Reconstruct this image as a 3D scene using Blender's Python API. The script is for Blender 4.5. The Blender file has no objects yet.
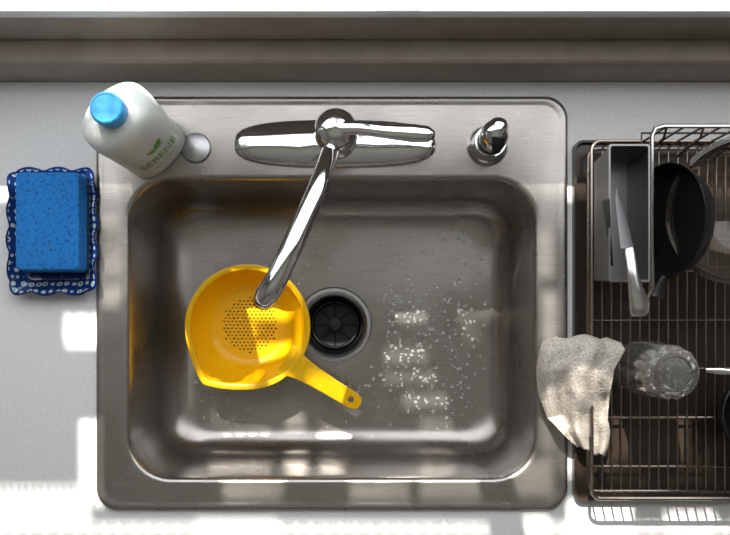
import bpy, bmesh, math, random
from mathutils import Vector, Matrix, noise
from mathutils.geometry import delaunay_2d_cdt
random.seed(4)
S=0.635/470; H=1.06
def pt(px,py,z=0.0):
    k=(H-z)/H
    return Vector(((px-365)*S*k,(320-py)*S*k,z))
# ---------------------------------------------------------------- materials
def mat(name,col=(.8,.8,.8),rough=.5,metal=0,trans=0,coat=0,ior=1.45,spec=.5):
    m=bpy.data.materials.new(name); m.use_nodes=True
    b=m.node_tree.nodes['Principled BSDF']
    b.inputs['Base Color'].default_value=(*col,1); b.inputs['Roughness'].default_value=rough
    b.inputs['Metallic'].default_value=metal; b.inputs['Transmission Weight'].default_value=trans
    b.inputs['Coat Weight'].default_value=coat; b.inputs['IOR'].default_value=ior
    b.inputs['Specular IOR Level'].default_value=spec
    return m
def noisemat(m,scale,c1,c2,bump=0,mapscale=(1,1,1),rr=None,detail=4,p=(.35,.65),dist=.002):
    nt=m.node_tree;N=nt.nodes;L=nt.links;b=N['Principled BSDF']
    tc=N.new('ShaderNodeTexCoord');mp=N.new('ShaderNodeMapping');mp.inputs['Scale'].default_value=mapscale
    L.new(tc.outputs['Object'],mp.inputs['Vector'])
    n=N.new('ShaderNodeTexNoise');n.inputs['Scale'].default_value=scale;n.inputs['Detail'].default_value=detail
    L.new(mp.outputs[0],n.inputs['Vector'])
    if c1:
        r=N.new('ShaderNodeValToRGB');r.color_ramp.elements[0].color=(*c1,1);r.color_ramp.elements[1].color=(*c2,1)
        r.color_ramp.elements[0].position=p[0];r.color_ramp.elements[1].position=p[1]
        L.new(n.outputs['Fac'],r.inputs['Fac']);L.new(r.outputs['Color'],b.inputs['Base Color'])
    if rr:
        q=N.new('ShaderNodeMapRange');q.inputs['From Min'].default_value=.3;q.inputs['From Max'].default_value=.7
        q.inputs['To Min'].default_value=rr[0];q.inputs['To Max'].default_value=rr[1]
        L.new(n.outputs['Fac'],q.inputs['Value']);L.new(q.outputs['Result'],b.inputs['Roughness'])
    if bump:
        bp=N.new('ShaderNodeBump');bp.inputs['Strength'].default_value=bump;bp.inputs['Distance'].default_value=dist
        L.new(n.outputs['Fac'],bp.inputs['Height']);L.new(bp.outputs['Normal'],b.inputs['Normal'])
    return m
M_counter=noisemat(mat('white_laminate',rough=.45),220,(.69,.695,.70),(.75,.755,.76),.03)
M_splash=noisemat(mat('backsplash_shaded',rough=.6),30,(.29,.245,.21),(.34,.29,.25),.03)  # whitish laminate; its shade below the window is put into this brown
M_sill=mat('sill_paint',(.8,.82,.85),.5)
M_wall=noisemat(mat('wall_paint',rough=.8),60,(.50,.46,.42),(.54,.50,.46),.03)
M_ceil=mat('ceiling_paint',(.6,.58,.55),.9)
M_floor=noisemat(mat('wood_floor',rough=.5),6,(.16,.09,.05),(.28,.17,.1),.1,(1,12,1))
M_cab=mat('cabinet_paint',(.55,.52,.48),.5)
M_steel=noisemat(mat('brushed_steel',rough=.3,metal=.90),30,(.335,.315,.295),(.385,.365,.345),.035,(1,30,1),None,3,dist=.0005)
nt=M_steel.node_tree;N=nt.nodes;L=nt.links
tc=N.new('ShaderNodeTexCoord');n=N.new('ShaderNodeTexNoise');n.inputs['Scale'].default_value=7;n.inputs['Detail'].default_value=6
L.new(tc.outputs['Object'],n.inputs['Vector']);q=N.new('ShaderNodeMapRange');q.inputs['From Min'].default_value=.35;q.inputs['From Max'].default_value=.65
q.inputs['To Min'].default_value=.22;q.inputs['To Max'].default_value=.36;L.new(n.outputs['Fac'],q.inputs['Value']);L.new(q.outputs['Result'],N['Principled BSDF'].inputs['Roughness'])
M_satin=mat('satin_steel',(.42,.42,.43),.35,1)
M_caddy=mat('caddy_steel',(.26,.26,.26),.4,1)
M_chrome=mat('chrome',(.75,.75,.76),.07,1)
M_wire=mat('rack_wire',(.30,.26,.23),.25,1)
M_black=mat('black_enamel',(.008,.008,.009),.38)
M_dark=mat('drain_shadow_black',(.01,.01,.01),.6)  # near-black colour stands in for the shade down the drain
M_yellow=mat('yellow_plastic',(.83,.46,.002),.32,spec=.4)
M_blue=mat('cap_blue',(.04,.33,.68),.4)
M_bottle=mat('milky_plastic',(.62,.65,.62),.35)
M_bottle.node_tree.nodes['Principled BSDF'].inputs['Subsurface Weight'].default_value=.3
M_bottle.node_tree.nodes['Principled BSDF'].inputs['Subsurface Radius'].default_value=(.02,.02,.02)
M_green=mat('label_green',(.13,.32,.03),.5)
M_lgreen=mat('label_text_green',(.35,.45,.30),.5)
M_sponge=noisemat(mat('sponge_blue',rough=.95),260,(.008,.10,.32),(.015,.19,.56),.7,p=(.36,.46))
M_spdark=mat('scour_pad',(.02,.06,.10),.9)
M_tray=mat('tray_brown',(.035,.024,.018),.3)
M_glass=mat('clear_glass',(.97,.98,.96),.02,0,.97,ior=1.5)
M_tint=mat('smoky_glass',(.66,.58,.50),.05,0,.97)
M_water=mat('water',(1,1,1),.02,0,.8,ior=1.4,spec=.9)  # milky white part stands in for window glints on clear drops
M_cloth=noisemat(mat('cotton_terry',rough=.95),380,(.44,.39,.34),(.70,.65,.58),.8)
# dish pattern
M_dish=mat('painted_ceramic',rough=.12,coat=.5)
nt=M_dish.node_tree;N=nt.nodes;L=nt.links
tc=N.new('ShaderNodeTexCoord');v=N.new('ShaderNodeTexVoronoi');v.inputs['Scale'].default_value=105;v.inputs['Randomness'].default_value=.25
L.new(tc.outputs['Object'],v.inputs['Vector']);r=N.new('ShaderNodeValToRGB')
e=r.color_ramp.elements;e[0].position=.0;e[0].color=(.01,.03,.06,1);e[1].position=.62;e[1].color=(.01,.03,.14,1)
a=e.new(.18);a.color=(.03,.14,.15,1);a=e.new(.24);a.color=(.45,.55,.55,1);a=e.new(.38);a.color=(.3,.42,.5,1);a=e.new(.43);a.color=(.008,.025,.12,1)
L.new(v.outputs['Distance'],r.inputs['Fac']);L.new(r.outputs['Color'],N['Principled BSDF'].inputs['Base Color'])
M_navy=mat('navy_glaze',(.008,.02,.12),.15)
# ---------------------------------------------------------------- mesh builder
class B:
    def __init__(s): s.v=[];s.f=[];s.mi=[];s.m=[]
    def add(s,vf,m):
        v,f=vf
        if m not in s.m: s.m.append(m)
        i=s.m.index(m);o=len(s.v)
        s.v+= [tuple(x) for x in v]; s.f+=[tuple(o+k for k in q) for q in f]; s.mi+=[i]*len(f)
        return s
    def obj(s,name,angle=35,recalc=True):
        me=bpy.data.meshes.new(name);me.from_pydata(s.v,[],s.f)
        for m in s.m: me.materials.append(m)
        me.polygons.foreach_set('material_index',s.mi)
        if recalc:
            bm=bmesh.new();bm.from_mesh(me);bmesh.ops.recalc_face_normals(bm,faces=bm.faces);bm.to_mesh(me);bm.free()
        me.polygons.foreach_set('use_smooth',[True]*len(me.polygons))
        me.set_sharp_from_angle(angle=math.radians(angle))
        o=bpy.data.objects.new(name,me);bpy.context.collection.objects.link(o);return o
def rr(cx,cy,w,h,r,z,nc=8,ns=8,wave=0,wk=0):
    pts=[];r=min(r,w/2,h/2)
    cs=[(cx+w/2-r,cy+h/2-r,0),(cx-w/2+r,cy+h/2-r,90),(cx-w/2+r,cy-h/2+r,180),(cx+w/2-r,cy-h/2+r,270)]
    for k in range(4):
        x,y,a0=cs[k]
        for i in range(nc+1):
            a=math.radians(a0+90*i/nc);pts.append(Vector((x+r*math.cos(a),y+r*math.sin(a),z)))
        nx,ny,na=cs[(k+1)%4];a=math.radians(a0+90)
        p=pts[-1];q=Vector((nx+r*math.cos(a),ny+r*math.sin(a),z))
        for i in range(1,ns): pts.append(p.lerp(q,i/ns))
    if wave:
        n=len(pts);L=[0]
        for i in range(n): L.append(L[-1]+(pts[(i+1)%n]-pts[i]).length+1e-9)
        out=[]
        for i,p in enumerate(pts):
            d=Vector((p.x-cx,p.y-cy,0)).normalized()
            out.append(p+d*wave*abs(math.sin(math.pi*wk*L[i]/L[-1])))
        pts=out
    return pts
def loft(loops,cap0=False,cap1=False,closed=True):
    v=[];f=[];n=len(loops[0])
    for l in loops: v+=l
    for j in range(len(loops)-1):
        for i in range(n if closed else n-1):
            a=j*n+i;b=j*n+(i+1)%n;f.append((a,b,b+n,a+n))
    if cap0: f.append(tuple(range(n))[::-1])
    if cap1: f.append(tuple(range((len(loops)-1)*n,len(loops)*n)))
    return v,f
def box(x0,x1,y0,y1,z0,z1):
    v=[(x,y,z) for z in(z0,z1) for y in(y0,y1) for x in(x0,x1)]
    return v,[(0,2,3,1),(4,5,7,6),(0,1,5,4),(2,6,7,3),(0,4,6,2),(1,3,7,5)]
def lathe(prof,c=(0,0,0),n=32,cap0=False,cap1=False,mtx=None,rf=None):
    loops=[]
    for r,z in prof:
        l=[]
        for i in range(n):
            a=2*math.pi*i/n; q=r*(rf(a,z) if rf else 1)
            p=Vector((q*math.cos(a),q*math.sin(a),z))
            if mtx: p=mtx@p
            l.append(p+Vector(c))
        loops.append(l)
    return loft(loops,cap0,cap1)
def sweep(pts,rad,n=12,flat=1.0,up=Vector((0,0,1))):
    pts=[Vector(p) for p in pts]
    if not hasattr(rad,'__len__'): rad=[rad]*len(pts)
    loops=[];prev=None
    for i,p in enumerate(pts):
        t=(pts[min(i+1,len(pts)-1)]-pts[max(i-1,0)]).normalized()
        if prev is None:
            u=up if abs(t.dot(up))<.95 else Vector((1,0,0))
            s=t.cross(u).normalized()
        else: s=(prev-t*prev.dot(t)).normalized()
        prev=s;w=s.cross(t)
        loops.append([p+(s*math.cos(2*math.pi*k/n)+w*math.sin(2*math.pi*k/n)*flat)*rad[i] for k in range(n)])
    return loft(loops,True,True)
def smooth(pts,rad,sub=6):
    P=[Vector(p) for p in pts];o=[];r=[]
    for i in range(len(P)-1):
        a=P[max(i-1,0)];b=P[i];c=P[i+1];d=P[min(i+2,len(P)-1)]
        for k in range(sub):
            t=k/sub
            o.append(.5*((2*b)+(c-a)*t+(2*a-5*b+4*c-d)*t*t+(3*b-a-3*c+d)*t**3))
            r.append(rad[i]*(1-t)+rad[i+1]*t)
    o.append(P[-1]);r.append(rad[-1]);return o,r
# ---------------------------------------------------------------- sink
cx=(332-365)*S; scy=(320-303.5)*S; W=470*S; D=413*S
bcy=(320-329)*S; bw=405*S; bd=298*S
dc=pt(334,325,-.18)
sk=B()
r0=22*S
loops=[rr(cx,scy,W,D,r0,0.0003),rr(cx,scy,W,D,r0,.0025),rr(cx,scy,W-.004,D-.004,r0-.002,.0048),rr(cx,scy,W-.012,D-.012,r0-.004,.0052),
 rr(cx,scy,W-.020,D-.020,r0-.006,.0036),rr(cx,scy,W-.026,D-.026,r0-.008,.0032),
 rr(cx,bcy,bw+.014,bd+.014,.062,.0032),rr(cx,bcy,bw+.007,bd+.007,.060,.0026),rr(cx,bcy,bw+.002,bd+.002,.058,.0000),rr(cx,bcy,bw-.0005,bd-.0005,.056,-.004),
 rr(cx,bcy,bw-.002,bd-.002,.055,-.02),rr(cx,bcy,bw-.006,bd-.006,.055,-.09),rr(cx,bcy,bw-.012,bd-.012,.055,-.130)]
for k in range(1,9):
    a=k/8*math.pi/2; ins=.012+2*.042*(1-math.cos(a)); loops.append(rr(cx,bcy,bw-ins,bd-ins,.055,-.130-.045*math.sin(a)))
loops.append(rr(cx,bcy,bw-.16,bd-.16,.06,-.1762))
loops.append(rr(dc.x,dc.y,.16,.16,.08,-.1790));loops.append(rr(dc.x,dc.y,.120,.120,.06,-.1805))
sk.add(loft(loops),M_steel)
sk.obj('kitchen_sink',60)
dr=B()
dr.add(lathe([(.0605,-.1806),(.058,-.1785),(.053,-.1785),(.048,-.182),(.0455,-.188)],(dc.x,dc.y,0),48),M_satin)
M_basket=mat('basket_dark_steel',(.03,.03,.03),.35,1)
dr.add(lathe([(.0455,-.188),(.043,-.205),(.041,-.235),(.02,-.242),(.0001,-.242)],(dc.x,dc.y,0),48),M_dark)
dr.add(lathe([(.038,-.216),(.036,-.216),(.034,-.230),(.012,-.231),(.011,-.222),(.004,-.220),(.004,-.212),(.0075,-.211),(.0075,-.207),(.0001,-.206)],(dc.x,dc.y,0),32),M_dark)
for k in range(8):
    a=k*math.pi/4
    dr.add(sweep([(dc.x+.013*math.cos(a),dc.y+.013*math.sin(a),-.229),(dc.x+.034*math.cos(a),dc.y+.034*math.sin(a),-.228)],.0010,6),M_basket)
dr.obj('sink_drain')
# hole cover
c=pt(196,148,.004)
B().add(lathe([(.0205,.0030),(.0205,.005),(.019,.0075),(.012,.0095),(.0001,.010)],(c.x,c.y,0),40),M_satin).obj('hole_cover')
# droplets
db=B()
def drop(x,y,z,r):
    a=random.uniform(.7,1.4)
    v,f=lathe([(1,0),(.95,.3),(.7,.6),(.35,.75),(.001,.78)],(0,0,0),10)
    db.add(([Vector((x+p.x*r*a,y+p.y*r/a,z+p.z*r)) for p in v],f),M_water)
for i in range(1000):
    if random.random()<.6: px,py=random.gauss(415,52),random.gauss(320,65)
    else: px,py=random.uniform(165,490),random.uniform(210,445)
    if not(165<px<490 and 210<py<445): continue
    p=pt(px,py,-.178);dd=(p.xy-dc.xy).length
    if dd<.085: continue
    drop(p.x,p.y,-.1757-.0026*max(0,1-(dd-.08)/.11),random.choice([.0012,.0015,.0019,.0028]))
db.obj('water_droplets')
# ---------------------------------------------------------------- faucet
fb=B();fc=pt(335,143,.01);fx,fy=fc.x,fc.y
def esc(w,h,z):
    out=[]
    for i in range(64):
        a=2*math.pi*i/64;ca,sa=math.cos(a),math.sin(a)
        out.append(Vector((fx+w/2*math.copysign(abs(ca)**.75,ca),fy+h/2*math.copysign(abs(sa)**.62,sa),z)))
    return out
w=200*S;h=47*S
fb.add(loft([esc(w,h,.0033),esc(w,h,.007),esc(w-.006,h-.005,.0105),esc(w-.020,h-.016,.0125),esc(w-.05,h-.03,.0165),esc(w*.4,h*.3,.0185)],False,True),M_chrome)
bc=pt(336,131,.062)
fb.add(lathe([(.027,.012),(.026,.024),(.021,.03),(.0215,.036),(.026,.043),(.0285,.054),(.0285,.064),(.026,.074),(.021,.082),(.012,.088),(.0001,.0895)],(bc.x,bc.y,0),40),M_chrome)
pp,rr_=smooth([pt(334,138,.055),pt(328,160,.088),pt(315,195,.118),pt(293,245,.138),pt(275,282,.142),pt(266,296,.134),pt(264,300,.118)],[.010,.0115,.0125,.013,.0135,.0135,.012])
fb.add(sweep(pp,rr_,20),M_chrome)
e=pt(264,300,.118)
fb.add(lathe([(.0125,.004),(.0125,-.006),(.011,-.009),(.006,-.009)],e,24,cap1=True),M_satin)
pp,rr_=smooth([pt(338,128,.082),pt(360,128,.088),pt(385,131,.088),(pt(412,133,.085)),pt(428,134,.083),pt(435,134,.082)],[.010,.0085,.009,.0115,.010,.003])
fb.add(sweep(pp,rr_,18,.6),M_chrome)
fb.obj('kitchen_faucet',50)
# side sprayer
sb=B();sc=pt(488,145,.01)
sb.add(lathe([(.0275,.0032),(.0275,.006),(.024,.012),(.021,.018),(.020,.03),(.0205,.034)],(sc.x,sc.y,0),36,cap1=True),M_chrome)
sb.add(lathe([(.018,.034),(.018,.038)],(sc.x,sc.y,0),36,True,True),M_black)
pp,rr_=smooth([(sc.x,sc.y,.036),(sc.x+.001,sc.y+.001,.046),(sc.x+.002,sc.y+.006,.056),(sc.x+.005,sc.y+.014,.060),(sc.x+.006,sc.y+.019,.059)],[.016,.0185,.0185,.014,.009])
sb.add(sweep(pp,rr_,24),M_chrome)
sb.add(sweep([(sc.x+.004,sc.y-.004,.073),(sc.x+.003,sc.y-.014,.070),(sc.x+.002,sc.y-.021,.062)],[.009,.008,.005],14,.5),M_black)
sb.obj('side_sprayer',50)
# ---------------------------------------------------------------- soap bottle
bo=B();bt=pt(106,108,.205);U=Vector((1,1,0)).normalized();Nn=Vector((1,-1,0)).normalized()
O=Vector((bt.x,bt.y,0))
def sup(a,b,z,e=2.7,n=56):
    l=[]
    for i in range(n):
        t=2*math.pi*i/n;c,s_=math.cos(t),math.sin(t)
        l.append(O+U*a*math.copysign(abs(c)**(2/e),c)+Nn*b*math.copysign(abs(s_)**(2/e),s_)+Vector((0,0,z)))
    return l
Z0=.0004;BA=.0435;BB=.031
prof=[(.036,.022,Z0,2.5),(.041,.028,.002,2.6),(BA,BB,.008,2.7),(BA,BB,.06,2.7),(.0445,.032,.125,2.6),(.0455,.0325,.145,2.5),(.045,.032,.160,2.4),(.040,.029,.171,2.2),(.029,.024,.178,2),(.0175,.0175,.182,2),(.0155,.0155,.186,2)]
bo.add(loft([sup(a,b,z+.003,e) for a,b,z,e in prof],True,True),M_bottle)
capp=[(.0175,.184),(.0185,.186),(.0185,.203),(.0175,.206),(.0155,.2072),(.0150,.2065),(.0001,.2062)]
bo.add(lathe(capp,(O.x,O.y,0),40,rf=lambda a,z:1+.012*math.sin(26*a) if z<.2035 else 1),M_blue)
def onface(x,z,off=.0006):
    t=min(1,max(0,(z-.06)/.065));b=BB+t*.001;a=BA+.001*t;e=2.7-.1*t
    return O+U*x+Nn*(b*(1-abs(x/a)**e)**(1/e)+off)+Vector((0,0,z))
def addflat(outl,m):
    vs=[onface(x,z) for x,z in outl]
    bo.add((vs,[tuple(range(len(vs)))]),m)
def leaf(x0,z0,ang,ln,wd,m):
    o=[];k=10
    for s_ in (1,-1):
        for i in range(k):
            t=i/k if s_==1 else 1-i/k
            o.append((t*ln,s_*wd*math.sin(math.pi*t)))
    ca,sa=math.cos(ang),math.sin(ang)
    addflat([(x0+x*ca-y*sa,z0+x*sa+y*ca) for x,y in o],m)
leaf(.002,.088,1.1,.030,.005,M_green);leaf(.002,.088,2.2,.020,.004,M_green);leaf(.004,.090,.5,.016,.003,M_lgreen)
tcu=bpy.data.curves.new('t','FONT');tcu.body='SERENE';tcu.size=.019;tcu.align_x='CENTER';to=bpy.data.objects.new('t',tcu)
bpy.context.collection.objects.link(to);bpy.context.view_layer.update()
tm=to.to_mesh();bo.add(([onface(v.co.x*.95,v.co.y*1.5+.055,.0008) for v in tm.vertices],[tuple(p.vertices) for p in tm.polygons]),M_green);to.to_mesh_clear()
tcu.body='dish liquid';tcu.size=.009;bpy.context.view_layer.update()
tm=to.to_mesh();bo.add(([onface(v.co.x,v.co.y*1.4+.036,.0008) for v in tm.vertices],[tuple(p.vertices) for p in tm.polygons]),M_lgreen);to.to_mesh_clear()
bpy.data.objects.remove(to)
bo.obj('dish_soap_bottle',40)
# ---------------------------------------------------------------- sponge dish + sponge
sd=B();c=pt(54,232,.012);w=83*S;h=119*S
def D_(dw,z,wv): return rr(c.x,c.y,w-dw,h-dw,.014,z,12,20,wv,14)
sd.add(loft([D_(.030,.0006,.000),D_(.028,.003,.001),D_(.006,.014,.003),D_(.0,.020,.0055)],True),M_dish)
sd.add(loft([D_(.0,.020,.0055),D_(.002,.0215,.0052),D_(.004,.020,.0045)]),M_navy)
sd.add(loft([D_(.004,.020,.0045),D_(.014,.014,.002),D_(.030,.0065,0),D_(.034,.006,0)],False,True),M_dish)
sd.obj('soap_dish',50)
sp=B();c=pt(47,221,.045);w=64*S*.957;h=98*S*.957
def G(dw,z): return rr(c.x,c.y,w-dw,h-dw,.006,z,5,6)
sp.add(loft([G(.002,.0075),G(-.004,.009),G(-.004,.021)],True),M_spdark)
sp.add(loft([G(-.003,.021),G(-.001,.03),G(0,.042),G(.002,.0448),G(.006,.0455)],False,True),M_sponge)
o=sp.obj('sponge',50)
# ---------------------------------------------------------------- colander
co=B();cc=pt(247.5,327,-.112);zb=-.170
hc=pt(250,325,zb)
def crim(R,z,lip=1,cxo=0,cyo=0,n=96):
    l=[]
    for i in range(n):
        a=2*math.pi*i/n
        a0=math.radians(232);d=(a-a0+math.pi)%(2*math.pi)-math.pi
        k=1+lip*.155*max(0,1-abs(d)/.62)**1.5
        l.append(Vector((cc.x+cxo+R*k*math.cos(a),cc.y+cyo+R*k*math.sin(a),z)))
    return l
R=.090;dx,dy=hc.x-cc.x,hc.y-cc.y
def ring(t): # inner profile from rim (0) to base(1)
    a=t*math.pi/2
    return R-.004-(R-.004-.053)*(1-math.cos(a))**.8, -.1125-( -.1125-zb)*math.sin(a)
inner=[];outer=[]
for k in range(11):
    t=k/10;rad,z=ring(t)
    inner.append(crim(rad,z,(1-t)**1.5,dx*t,dy*t));outer.append(crim(rad+.0018,z-.0022,(1-t)**1.5,dx*t,dy*t))
co.add(loft([outer[0],crim(R+.003,-.1165),crim(R+.0042,-.1145),crim(R+.0035,-.1115),crim(R,-.1108)]+inner),M_yellow)
co.add(loft(outer),M_yellow)
# perforated base
def perf(z):
    P=[(p.x,p.y) for p in (inner if z==zb else outer)[-1]];n0=len(P);ed=[(i,(i+1)%n0) for i in range(n0)];cent=[]
    st=.0062
    for i in range(-8,9):
        for j in range(-9,10):
            x=(i+(.5 if j%2 else 0))*st;y=j*st*.866
            if x*x+y*y<.043**2:
                X,Y=hc.x+x,hc.y+y;cent.append((X,Y));b=len(P)
                for k in range(8): P.append((X+.0015*math.cos(k*math.pi/4),Y+.0015*math.sin(k*math.pi/4)))
                ed+=[(b+k,b+(k+1)%8) for k in range(8)]
    r=delaunay_2d_cdt([Vector(p) for p in P],ed,[],1,1e-7)
    vs=[Vector((p.x,p.y,z)) for p in r[0]];fs=[]
    for f in r[2]:
        m=sum((vs[i] for i in f),Vector())/len(f)
        if all((m.x-x)**2+(m.y-y)**2>.0013**2 for x,y in cent): fs.append(tuple(f))
    return vs,fs
co.add(perf(zb),M_yellow)
# handle
a=pt(292,363,-.113);b=pt(360,405,-.113);d=(b-a).normalized();n_=Vector((-d.y,d.x,0));Ln=(b-a).length
prof=[(-.012,.024),(0,.0215),(.015,.0175),(.04,.0145),(.07,.013),(Ln-.012,.0125),(Ln-.004,.010),(Ln,.005)]
hx=Ln-.016
def hl(z,ins):
    up=[a+d*t+n_*(w_-ins) for t,w_ in prof];dn=[a+d*t-n_*(w_-ins) for t,w_ in reversed(prof)]
    return [Vector((p.x,p.y,z)) for p in up+dn]
def hplate(z):
    P=[(p.x,p.y) for p in hl(z,.001)];n0=len(P);ed=[(i,(i+1)%n0) for i in range(n0)];q=a+d*hx
    for k in range(14): P.append((q.x+.005*math.cos(k*2*math.pi/14),q.y+.005*math.sin(k*2*math.pi/14)))
    ed+=[(n0+k,n0+(k+1)%14) for k in range(14)]
    r=delaunay_2d_cdt([Vector(p) for p in P],ed,[],1,1e-7);vs=[Vector((p.x,p.y,z)) for p in r[0]]
    return vs,[tuple(f) for f in r[2] if ((sum((vs[i] for i in f),Vector())/len(f)).xy-q.xy).length>.0045]
co.add(hplate(-.112),M_yellow);co.add(hplate(-.120),M_yellow)
co.add(loft([hl(-.112,.001),hl(-.1125,0),hl(-.1195,0),hl(-.120,.001)]),M_yellow)
q=a+d*hx
co.add(lathe([(.005,-.112),(.005,-.120)],(q.x,q.y,0),14),M_yellow)
# raised foot ring
co.add(lathe([(.050,zb-.003),(.050,-.1772),(.047,-.1772),(.047,zb-.003)],(hc.x,hc.y,0),40),M_yellow)
co.obj('yellow_colander',50,False)
# ---------------------------------------------------------------- dish rack
rk=B()
def px(x): return (x-365)*S
def py(y): return (320-y)*S
x0,x1=px(572),px(860);y0,y1=py(499),py(142)
tcx,tcy=(x0+x1)/2,(y0+y1)/2;tw,th=x1-x0,y1-y0
rk.add(loft([rr(tcx,tcy,tw,th,.012,.0005),rr(tcx,tcy,tw,th,.012,.012),rr(tcx,tcy,tw-.006,th-.006,.010,.012),rr(tcx,tcy,tw-.010,th-.010,.010,.004)],True,True),M_tray)
def wire(pts,r=.0016,m=M_wire): rk.add(sweep(pts,r,7),m)
def loopw(xa,xb,ya,yb,z,r=.0022):
    l=rr((xa+xb)/2,(ya+yb)/2,xb-xa,yb-ya,.012,z,4,2);l.append(l[0]);l.append(l[1]);wire(l,r)
bx0,bx1,by0,by1=px(584),px(850),py(488),py(152)
loopw(bx0,bx1,by0,by1,.020);loopw(bx0-.003,bx1,by0-.004,by1+.004,.046,.0026)
x=bx0+.006
while x<bx1:
    wire([(x,by0-.003,.045),(x,by0,.020),(x,by1,.020),(x,by1+.003,.045)],.0013); x+=.0125
for k in range(7):
    y=by0+(by1-by0)*(k+.5)/7; wire([(bx0-.003,y,.045),(bx0,y,.0185),(bx1,y,.0185)],.0018)
# feet
for X in (bx0+.02,bx1-.02):
    for Y in (by0+.02,by1-.02): rk.add(lathe([(.006,.004),(.006,.019)],(X,Y,0),12,True,True),M_black)
# tall back fence and side rail
tz=.125;sx=px(618);yb=by1+.004
M_lw=mat('rack_wire_bright',(.5,.48,.46),.25,1)
wire([(sx,py(300),.02),(sx,py(300),tz-.01),(sx,py(292),tz),(sx,yb-.012,tz),(sx+.004,yb-.003,tz),(sx+.014,yb,tz),(bx1,yb,tz)],.0028,M_lw)
wire([(sx,py(300),.09),(sx,yb,.09),(bx1,yb,.09)],.0016)
for k in range(12):
    X=sx+.018+k*.022; wire([(X,yb,.02),(X,yb,tz)],.0016)
    if k%2==0: wire([(X,yb,tz),(X,yb-.012,tz-.01),(X,yb-.022,.022)],.0016)
for k in range(6):
    Y=py(300)+(yb-py(300))*(k+1)/7; wire([(sx,Y,.02),(sx,Y,tz)],.0016)
rk.obj('dish_rack',50)
# cutlery caddy (steel box, open top)
cd=B();a0=px(580);a1=px(615);c0=py(286);c1=py(166);zt=.128
t=.0012
def q4(xa,xb,ya,yb,z): return rr((xa+xb)/2,(ya+yb)/2,xb-xa,yb-ya,.003,z,3,2)
cd.add(loft([q4(a0+.004,a1,c0+.004,c1-.004,.050),q4(a0,a1,c0,c1,zt-.002),q4(a0-.001,a1+.001,c0-.001,c1+.001,zt),q4(a0+t,a1-t,c0+t,c1-t,zt),q4(a0+.004+t,a1-t,c0+.004+t,c1-.004-t,.052)],True,True),M_caddy)
cd.obj('cutlery_caddy')
# knife resting in caddy
kn=B()
p0=pt(617,188,.110);p1=pt(629,248,.150);p2=pt(641,314,.152)
def blade(P0,P1,w0,w1,m):
    dd=(P1-P0).normalized();s_=Vector((1,.1,-.55)).normalized()
    ls=[]
    for k in range(9):
        t=k/8;p=P0.lerp(P1,t);w_=w0*(t**.5)+.0005
        ls.append([p-s_*w_,p+Vector((0,0,.0008)),p+s_*w_*.6,p-Vector((0,0,.0008))])
    kn.add(loft(ls,True,True),m)
blade(p0,p1,.0125,.013,M_caddy)
pp,r2=smooth([p1,p1.lerp(p2,.12),p1.lerp(p2,.5)+Vector((-.002,0,.003)),p1.lerp(p2,.88),p2+Vector((0,0,-.004))],[.005,.0075,.0075,.0125,.010])
kn.add(sweep(pp,r2,16,.6),mat('knife_handle_steel',(.6,.6,.6),.2,1));kn.obj('kitchen_knife',40)
fk=B()
pp,r2=smooth([pt(612,265,.075),pt(609,235,.12),pt(606,200,.145)],[.002,.0028,.005])
fk.add(sweep(pp,r2,10,.5),M_caddy);fk.obj('table_fork')
# black frying pan standing in rack
pn=B();pc=pt(672,222,.092)
mtx=Matrix.Rotation(math.radians(-72),4,'Y')@Matrix.Rotation(0,4,'Z')
pn.add(lathe([(.0001,-.014),(.055,-.014),(.060,-.012),(.070,.012),(.0715,.0125),(.0715,.0105),(.062,-.010),(.055,-.0115),(.0001,-.0115)],pc,48,mtx=mtx),M_black)
pp,r2=smooth([pc+mtx@Vector((0,-.068,.010)),pc+mtx@Vector((-.004,-.080,.016)),pc+mtx@Vector((-.006,-.092,.02))],[.006,.008,.010])
pn.add(sweep(pp,r2,12,.6),M_black)
pn.obj('frying_pan',40)
# glass bowl
gb=B();pc=pt(748,212,.115);m2=Matrix.Rotation(math.radians(-42),4,'Y')
pr=[(.0001,-.05),(.03,-.05)]+[(.03+.055*math.sin(k/8*math.pi/2),-.05+.075*(1-math.cos(k/8*math.pi/2))) for k in range(1,9)]
pr+= [(.089,.026),(.089,.028),(.082,.028)]+[(.028+.053*math.sin(k/8*math.pi/2),-.047+.072*(1-math.cos(k/8*math.pi/2))) for k in range(8,-1,-1)]+[(.0001,-.047)]
gb.add(lathe(pr,pc,56,mtx=m2),M_tint);gb.obj('glass_bowl',60)
# cut-glass tumbler upside down on the rack
gl=B();g=pt(675,373,.14)
pr=[(.0001,.143),(.010,.143),(.012,.1405),(.018,.1405),(.020,.143),(.026,.143),(.029,.140),(.030,.132),(.031,.10),(.0335,.05),(.035,.023),(.034,.0215),(.0325,.023),(.031,.05),(.0275,.10),(.026,.124),(.022,.128),(.0001,.129)]
gl.add(lathe(pr,(g.x,g.y,0),72,rf=lambda a,z:1+(.09*abs(math.sin(6*a)) if .045<z<.1395 else 0)),M_glass);gl.obj('drinking_glass',25)
# dark bowl front right + spoon
bw_=B();pc=pt(756,412,.05)
pr=[(.0001,-.026),(.025,-.026),(.04,-.015),(.052,.008),(.056,.028),(.0545,.029),(.050,.010),(.038,-.012),(.024,-.0225),(.0001,-.0225)]
bw_.add(lathe(pr,pc,48),M_black);bw_.obj('black_bowl',40)
sn=B();pp,r2=smooth([pt(706,370,.075),pt(720,371,.083),pt(735,372,.086),pt(790,374,.086)],[.003,.0045,.0038,.003])
sn.add(sweep(pp,r2,12,.45),M_chrome)
sn.add(sweep([pt(790,374,.086),pt(800,374,.086),pt(815,374,.085),pt(825,374,.086)],[.003,.014,.015,.002],16,.3),M_chrome)
sn.obj('serving_spoon',40)
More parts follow.
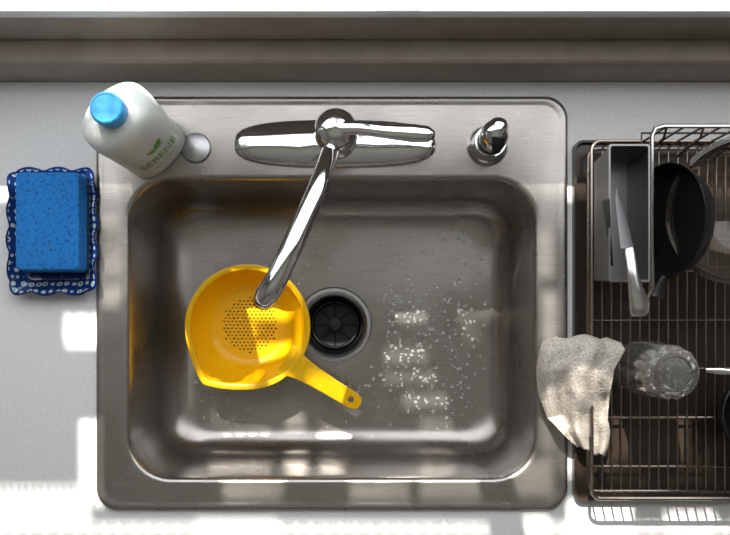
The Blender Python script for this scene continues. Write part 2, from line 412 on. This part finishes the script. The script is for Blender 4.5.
# ---------------------------------------------------------------- dish cloth
cl=B();rows=[(0,556,338,606,338,.055),(.08,542,341,622,344,.070),(.15,539,350,626,350,.074),(.28,538,368,613,371,.072),(.42,541,392,609,390,.060),(.6,547,416,610,408,.042),(.8,562,432,609,434,.028),(1,577,446,602,457,.020)]
nu,nv=70,80;vs=[];fs=[]
for j in range(nv+1):
    v=j/nv
    for k in range(len(rows)-1):
        if rows[k][0]<=v<=rows[k+1][0]: break
    A,C=rows[k],rows[k+1];t=(v-A[0])/(C[0]-A[0])
    l=[A[i]*(1-t)+C[i]*t for i in range(6)]
    for i in range(nu+1):
        u=i/nu
        X=l[1]*(1-u)+l[3]*u;Y=l[2]*(1-u)+l[4]*u;z=l[5]
        nz=noise.noise(Vector((u*2.4,v*2,1.3)));n2=noise.noise(Vector((u*7,v*5,4)))
        fold=(.5+.5*math.sin(u*12+v*3.5+2.2*nz))**2
        z+=.012*fold*(.4+.6*v)+.010*nz+.006*n2 - (.03*(1-u)**3 if v<.6 else .03*(1-u)**3*max(0,1-(v-.6)/.2))
        X+=1.5*math.sin(v*12+u*3);Y+=2.0*math.sin(u*9+v*3)
        z=max(z,.0165 if X>570 else .007)
        vs.append(pt(X,Y,z))
for j in range(nv):
    for i in range(nu):
        a_=j*(nu+1)+i;fs.append((a_,a_+1,a_+nu+2,a_+nu+1))
o=cl.add((vs,fs),M_cloth).obj('dish_cloth',180)
md=o.modifiers.new('s','SOLIDIFY');md.thickness=.0025;md.offset=1
# ---------------------------------------------------------------- counter / room
XL,XR=-1.5,1.5;YF=-.355;YB=py(82)
ct=B()
hw=rr(cx,scy,W-.02,D-.02,.03,0);hw2=rr(cx,scy,W-.02,D-.02,.03,-.04)
ccx,ccy,cw,ch=(XL+XR)/2,(YF+YB)/2,XR-XL,YB-YF
ct.add(loft([hw2,hw,rr(ccx,ccy,cw,ch,.0005,0),rr(ccx,ccy,cw,ch,.0005,-.04),hw2]),M_counter)
ct.obj('countertop',30)
kb=B()
kb.add(box(XL,XR,YF+.02,YF+.04,-.9,-.041),M_cab);kb.add(box(XL,XL+.02,YF+.04,YB,-.9,-.041),M_cab);kb.add(box(XR-.02,XR,YF+.04,YB,-.9,-.041),M_cab)
kb.add(box(XL+.02,XR-.02,YB-.02,YB,-.9,-.041),M_cab)
for k in range(6):
    xa=XL+.01+k*.5;kb.add(box(xa,xa+.47,YF+.005,YF+.0195,-.78,-.08),M_cab)
    kb.add(sweep([(xa+.42,YF+.004,-.2),(xa+.42,YF-.02,-.2),(xa+.42,YF-.02,-.3),(xa+.42,YF+.004,-.3)],.004,8),M_chrome)
kb.obj('base_cabinet')
YW=.349;ZS=.177
# backsplash profile
def extr(prof,xa,xb): 
    return loft([[Vector((xa,y,z)) for y,z in prof],[Vector((xb,y,z)) for y,z in prof]],True,True)
B().add(extr([(YB+.0005,.0),(YB+.0005,.076),(YB+.003,.080),(YB+.006,.0815),(YW,.0815),(YW,0)],XL,XR),M_splash).obj('trim_backsplash',30)
B().add(extr([(YW+.001,0),(YW+.001,.158),(YW+.12,.158),(YW+.12,0)],XL,XR),M_splash).obj('wall_knee')
B().add(extr([(YW-.002,.160),(YW-.003,.164),(YW-.003,.173),(YW-.001,.177),(YW+.13,.177),(YW+.13,.160)],XL,XR),M_sill).obj('trim_sill')
yw0,yw1=YW+.125,YW+.20;zt=1.15;wx=1.0;ZC=1.55
wb=B();wb.add(box(-1.6,-wx,yw0,yw1,-.9,ZC),M_wall);wb.add(box(wx,1.6,yw0,yw1,-.9,ZC),M_wall)
wb.add(box(-wx,wx,yw0,yw1,zt,ZC),M_wall);wb.add(box(-wx,wx,yw0+.01,yw1,-.9,.158),M_wall);wb.obj('wall_back')
wn=B()
for X in (-wx,-.02,wx-.04): wn.add(box(X,X+.04,yw0+.01,yw0+.05,.178,zt),M_sill)
for z in (.178,.62,zt-.04): wn.add(box(-wx,wx,yw0+.012,yw0+.048,z,z+.035),M_sill)
wn.obj('window_1')
B().add(box(-1.65,-1.6,-2.1,yw1,-.9,ZC),M_wall).obj('wall_left')
B().add(box(1.6,1.65,-2.1,yw1,-.9,ZC),M_wall).obj('wall_right')
B().add(box(-1.65,1.65,-2.15,-2.1,-.9,ZC),M_wall).obj('wall_front')
B().add(box(-1.65,1.65,-2.15,yw1,-.95,-.9),M_floor).obj('floor')
B().add(box(-1.65,1.65,-2.15,yw1,ZC,ZC+.05),M_ceil).obj('ceiling')
B().add(box(-4,4,yw1+.001,4,-.95,-.9),noisemat(mat('lawn',rough=.9),8,(.05,.09,.02),(.1,.15,.04),.3)).obj('ground')
# ---------------------------------------------------------------- sun + unseen screen added to shape its patches
sd_=Vector((.22,-.90,-.95)).normalized()
def g0(p): # follow the sunbeam to counter level
    t=-p.z/sd_.z; return (p.x+sd_.x*t,p.y+sd_.y*t)
pat=[ # px,py,z,w,h,open
(82,332,0,30,30,.9),(84,395,0,28,46,.6),(92,460,0,24,90,.7),(30,508,0,120,44,.3),(350,528,0,760,16,.3),(600,518,0,60,30,1),(690,522,0,50,20,.6),(520,524,0,60,16,.6),(240,524,0,80,12,.5),
(112,225,0,16,16,.8),(112,262,0,16,20,.8),(112,300,0,16,18,.8),(547,255,0,16,50,1),(549,320,0,14,50,1),(547,430,0,14,40,.8),
(255,492,0,60,20,.9),(380,492,0,60,20,1),(450,490,0,60,22,1),(530,478,0,50,36,1),
(300,462,-.10,26,26,1),(370,458,-.10,60,22,.5),(420,450,-.12,60,22,.8),(480,458,-.10,40,30,.8),(230,465,-.1,50,20,.5),
(405,355,-.178,44,14,.8),(410,378,-.178,48,10,.8),(430,402,-.178,50,14,.9),(445,425,-.178,50,12,.8),(297,422,-.178,20,14,1),(235,420,-.178,50,12,.5),(470,300,-.178,20,90,.35),(180,380,-.178,30,60,.3),
(250,350,-.168,84,13,1),(222,368,-.16,44,9,1),(240,330,-.17,30,8,.7),(300,330,-.13,12,60,.3),(335,390,-.112,50,30,.35),
(580,390,.05,80,110,.45),(660,460,.02,160,30,.12),(640,300,.12,60,40,.5),(660,373,.1,80,50,.6),(110,120,.2,70,70,.2)]
rects=[]
for a in pat:
    p=pt(a[0],a[1],a[2]);k=(H-a[2])/H*S
    gx,gy=g0(p);rects.append((gx-a[3]*k/2,gx+a[3]*k/2,gy-a[4]*k/2,gy+a[4]*k/2,a[5]))
sy0=g0(Vector((0,YW-.01,ZS)))[1]
cell=.005;T=1.62;vs=[];fs=[]
BY=[[0,8,2,10],[12,4,14,6],[3,11,1,9],[15,7,13,5]]
def opn(x,y):
    if y>sy0-.008: return .8+ .6*noise.noise(Vector((x*9,y*9,0)))
    o=0.0
    for r in rects:
        if r[0]<x<r[1] and r[2]<y<r[3]: o=max(o,r[4])
    return o
X0,Y0=-.72,-.45
nx=int(1.5/cell);ny=int(.85/cell)
X1,Y1=X0+nx*cell,Y0+ny*cell
def quad(xa,xb,ya,yb):
    b=len(vs)
    for (x,y) in((xa,ya),(xb,ya),(xb,yb),(xa,yb)): vs.append(Vector((x,y,0))-sd_*T)
    fs.append((b,b+1,b+2,b+3))
for j in range(ny):
    y=Y0+j*cell;run=None
    for i in range(nx+1):
        x=X0+i*cell
        op=(i<nx) and (BY[i%4][j%4]+.5)/16<opn(x+cell/2,y+cell/2)
        if i==nx or op:
            if run is not None: quad(run,x,y,y+cell);run=None
        elif run is None: run=x
quad(-2.4,X0,Y0,1.2);quad(X1,2.6,Y0,1.2);quad(X0,X1,Y1,1.2)
tr=B();M_scr=mat('patch_screen_brown',(.2,.15,.1),.8);tr.add((vs,fs),M_scr)
for X in (-2.3,2.1):
    for y in (Y0+.05,1.15):
        p=Vector((X,y,0))-sd_*T; tr.add(box(p.x-.03,p.x+.03,p.y-.03,p.y+.03,-.9,p.z),M_scr)
tr.obj('sun_patch_screen',30,False)  # added out-of-view sheet and posts, holes cut to place the sun patches
sl=bpy.data.lights.new('sun','SUN');sl.energy=16;sl.angle=math.radians(.55);sl.color=(1,.94,.85)
so=bpy.data.objects.new('sun',sl);so.rotation_euler=sd_.to_track_quat('-Z','Y').to_euler();bpy.context.collection.objects.link(so)
al=bpy.data.lights.new('window_skylight','AREA');al.shape='RECTANGLE';al.size=1.9;al.size_y=.9;al.energy=13;al.color=(.95,.97,1)
ao=bpy.data.objects.new('window_skylight',al);ao.location=(0,yw0-.01,.66);ao.rotation_euler=Vector((0,-1,-.35)).to_track_quat('-Z','Y').to_euler();bpy.context.collection.objects.link(ao)
w_=bpy.data.worlds.new('World');bpy.context.scene.world=w_;w_.use_nodes=True
w_.node_tree.nodes['Background'].inputs[0].default_value=(.8,.88,1,1);w_.node_tree.nodes['Background'].inputs[1].default_value=1.0
bpy.context.scene.view_settings.view_transform='Standard'
# ---------------------------------------------------------------- camera
cam=bpy.data.cameras.new('camera');cam.sensor_width=36;cam.lens=36*(H/S)/730
cam.shift_y=(320-267.5)/730;cam.clip_start=.02
co_=bpy.data.objects.new('camera',cam);co_.location=(0,0,H);bpy.context.collection.objects.link(co_)
bpy.context.scene.camera=co_
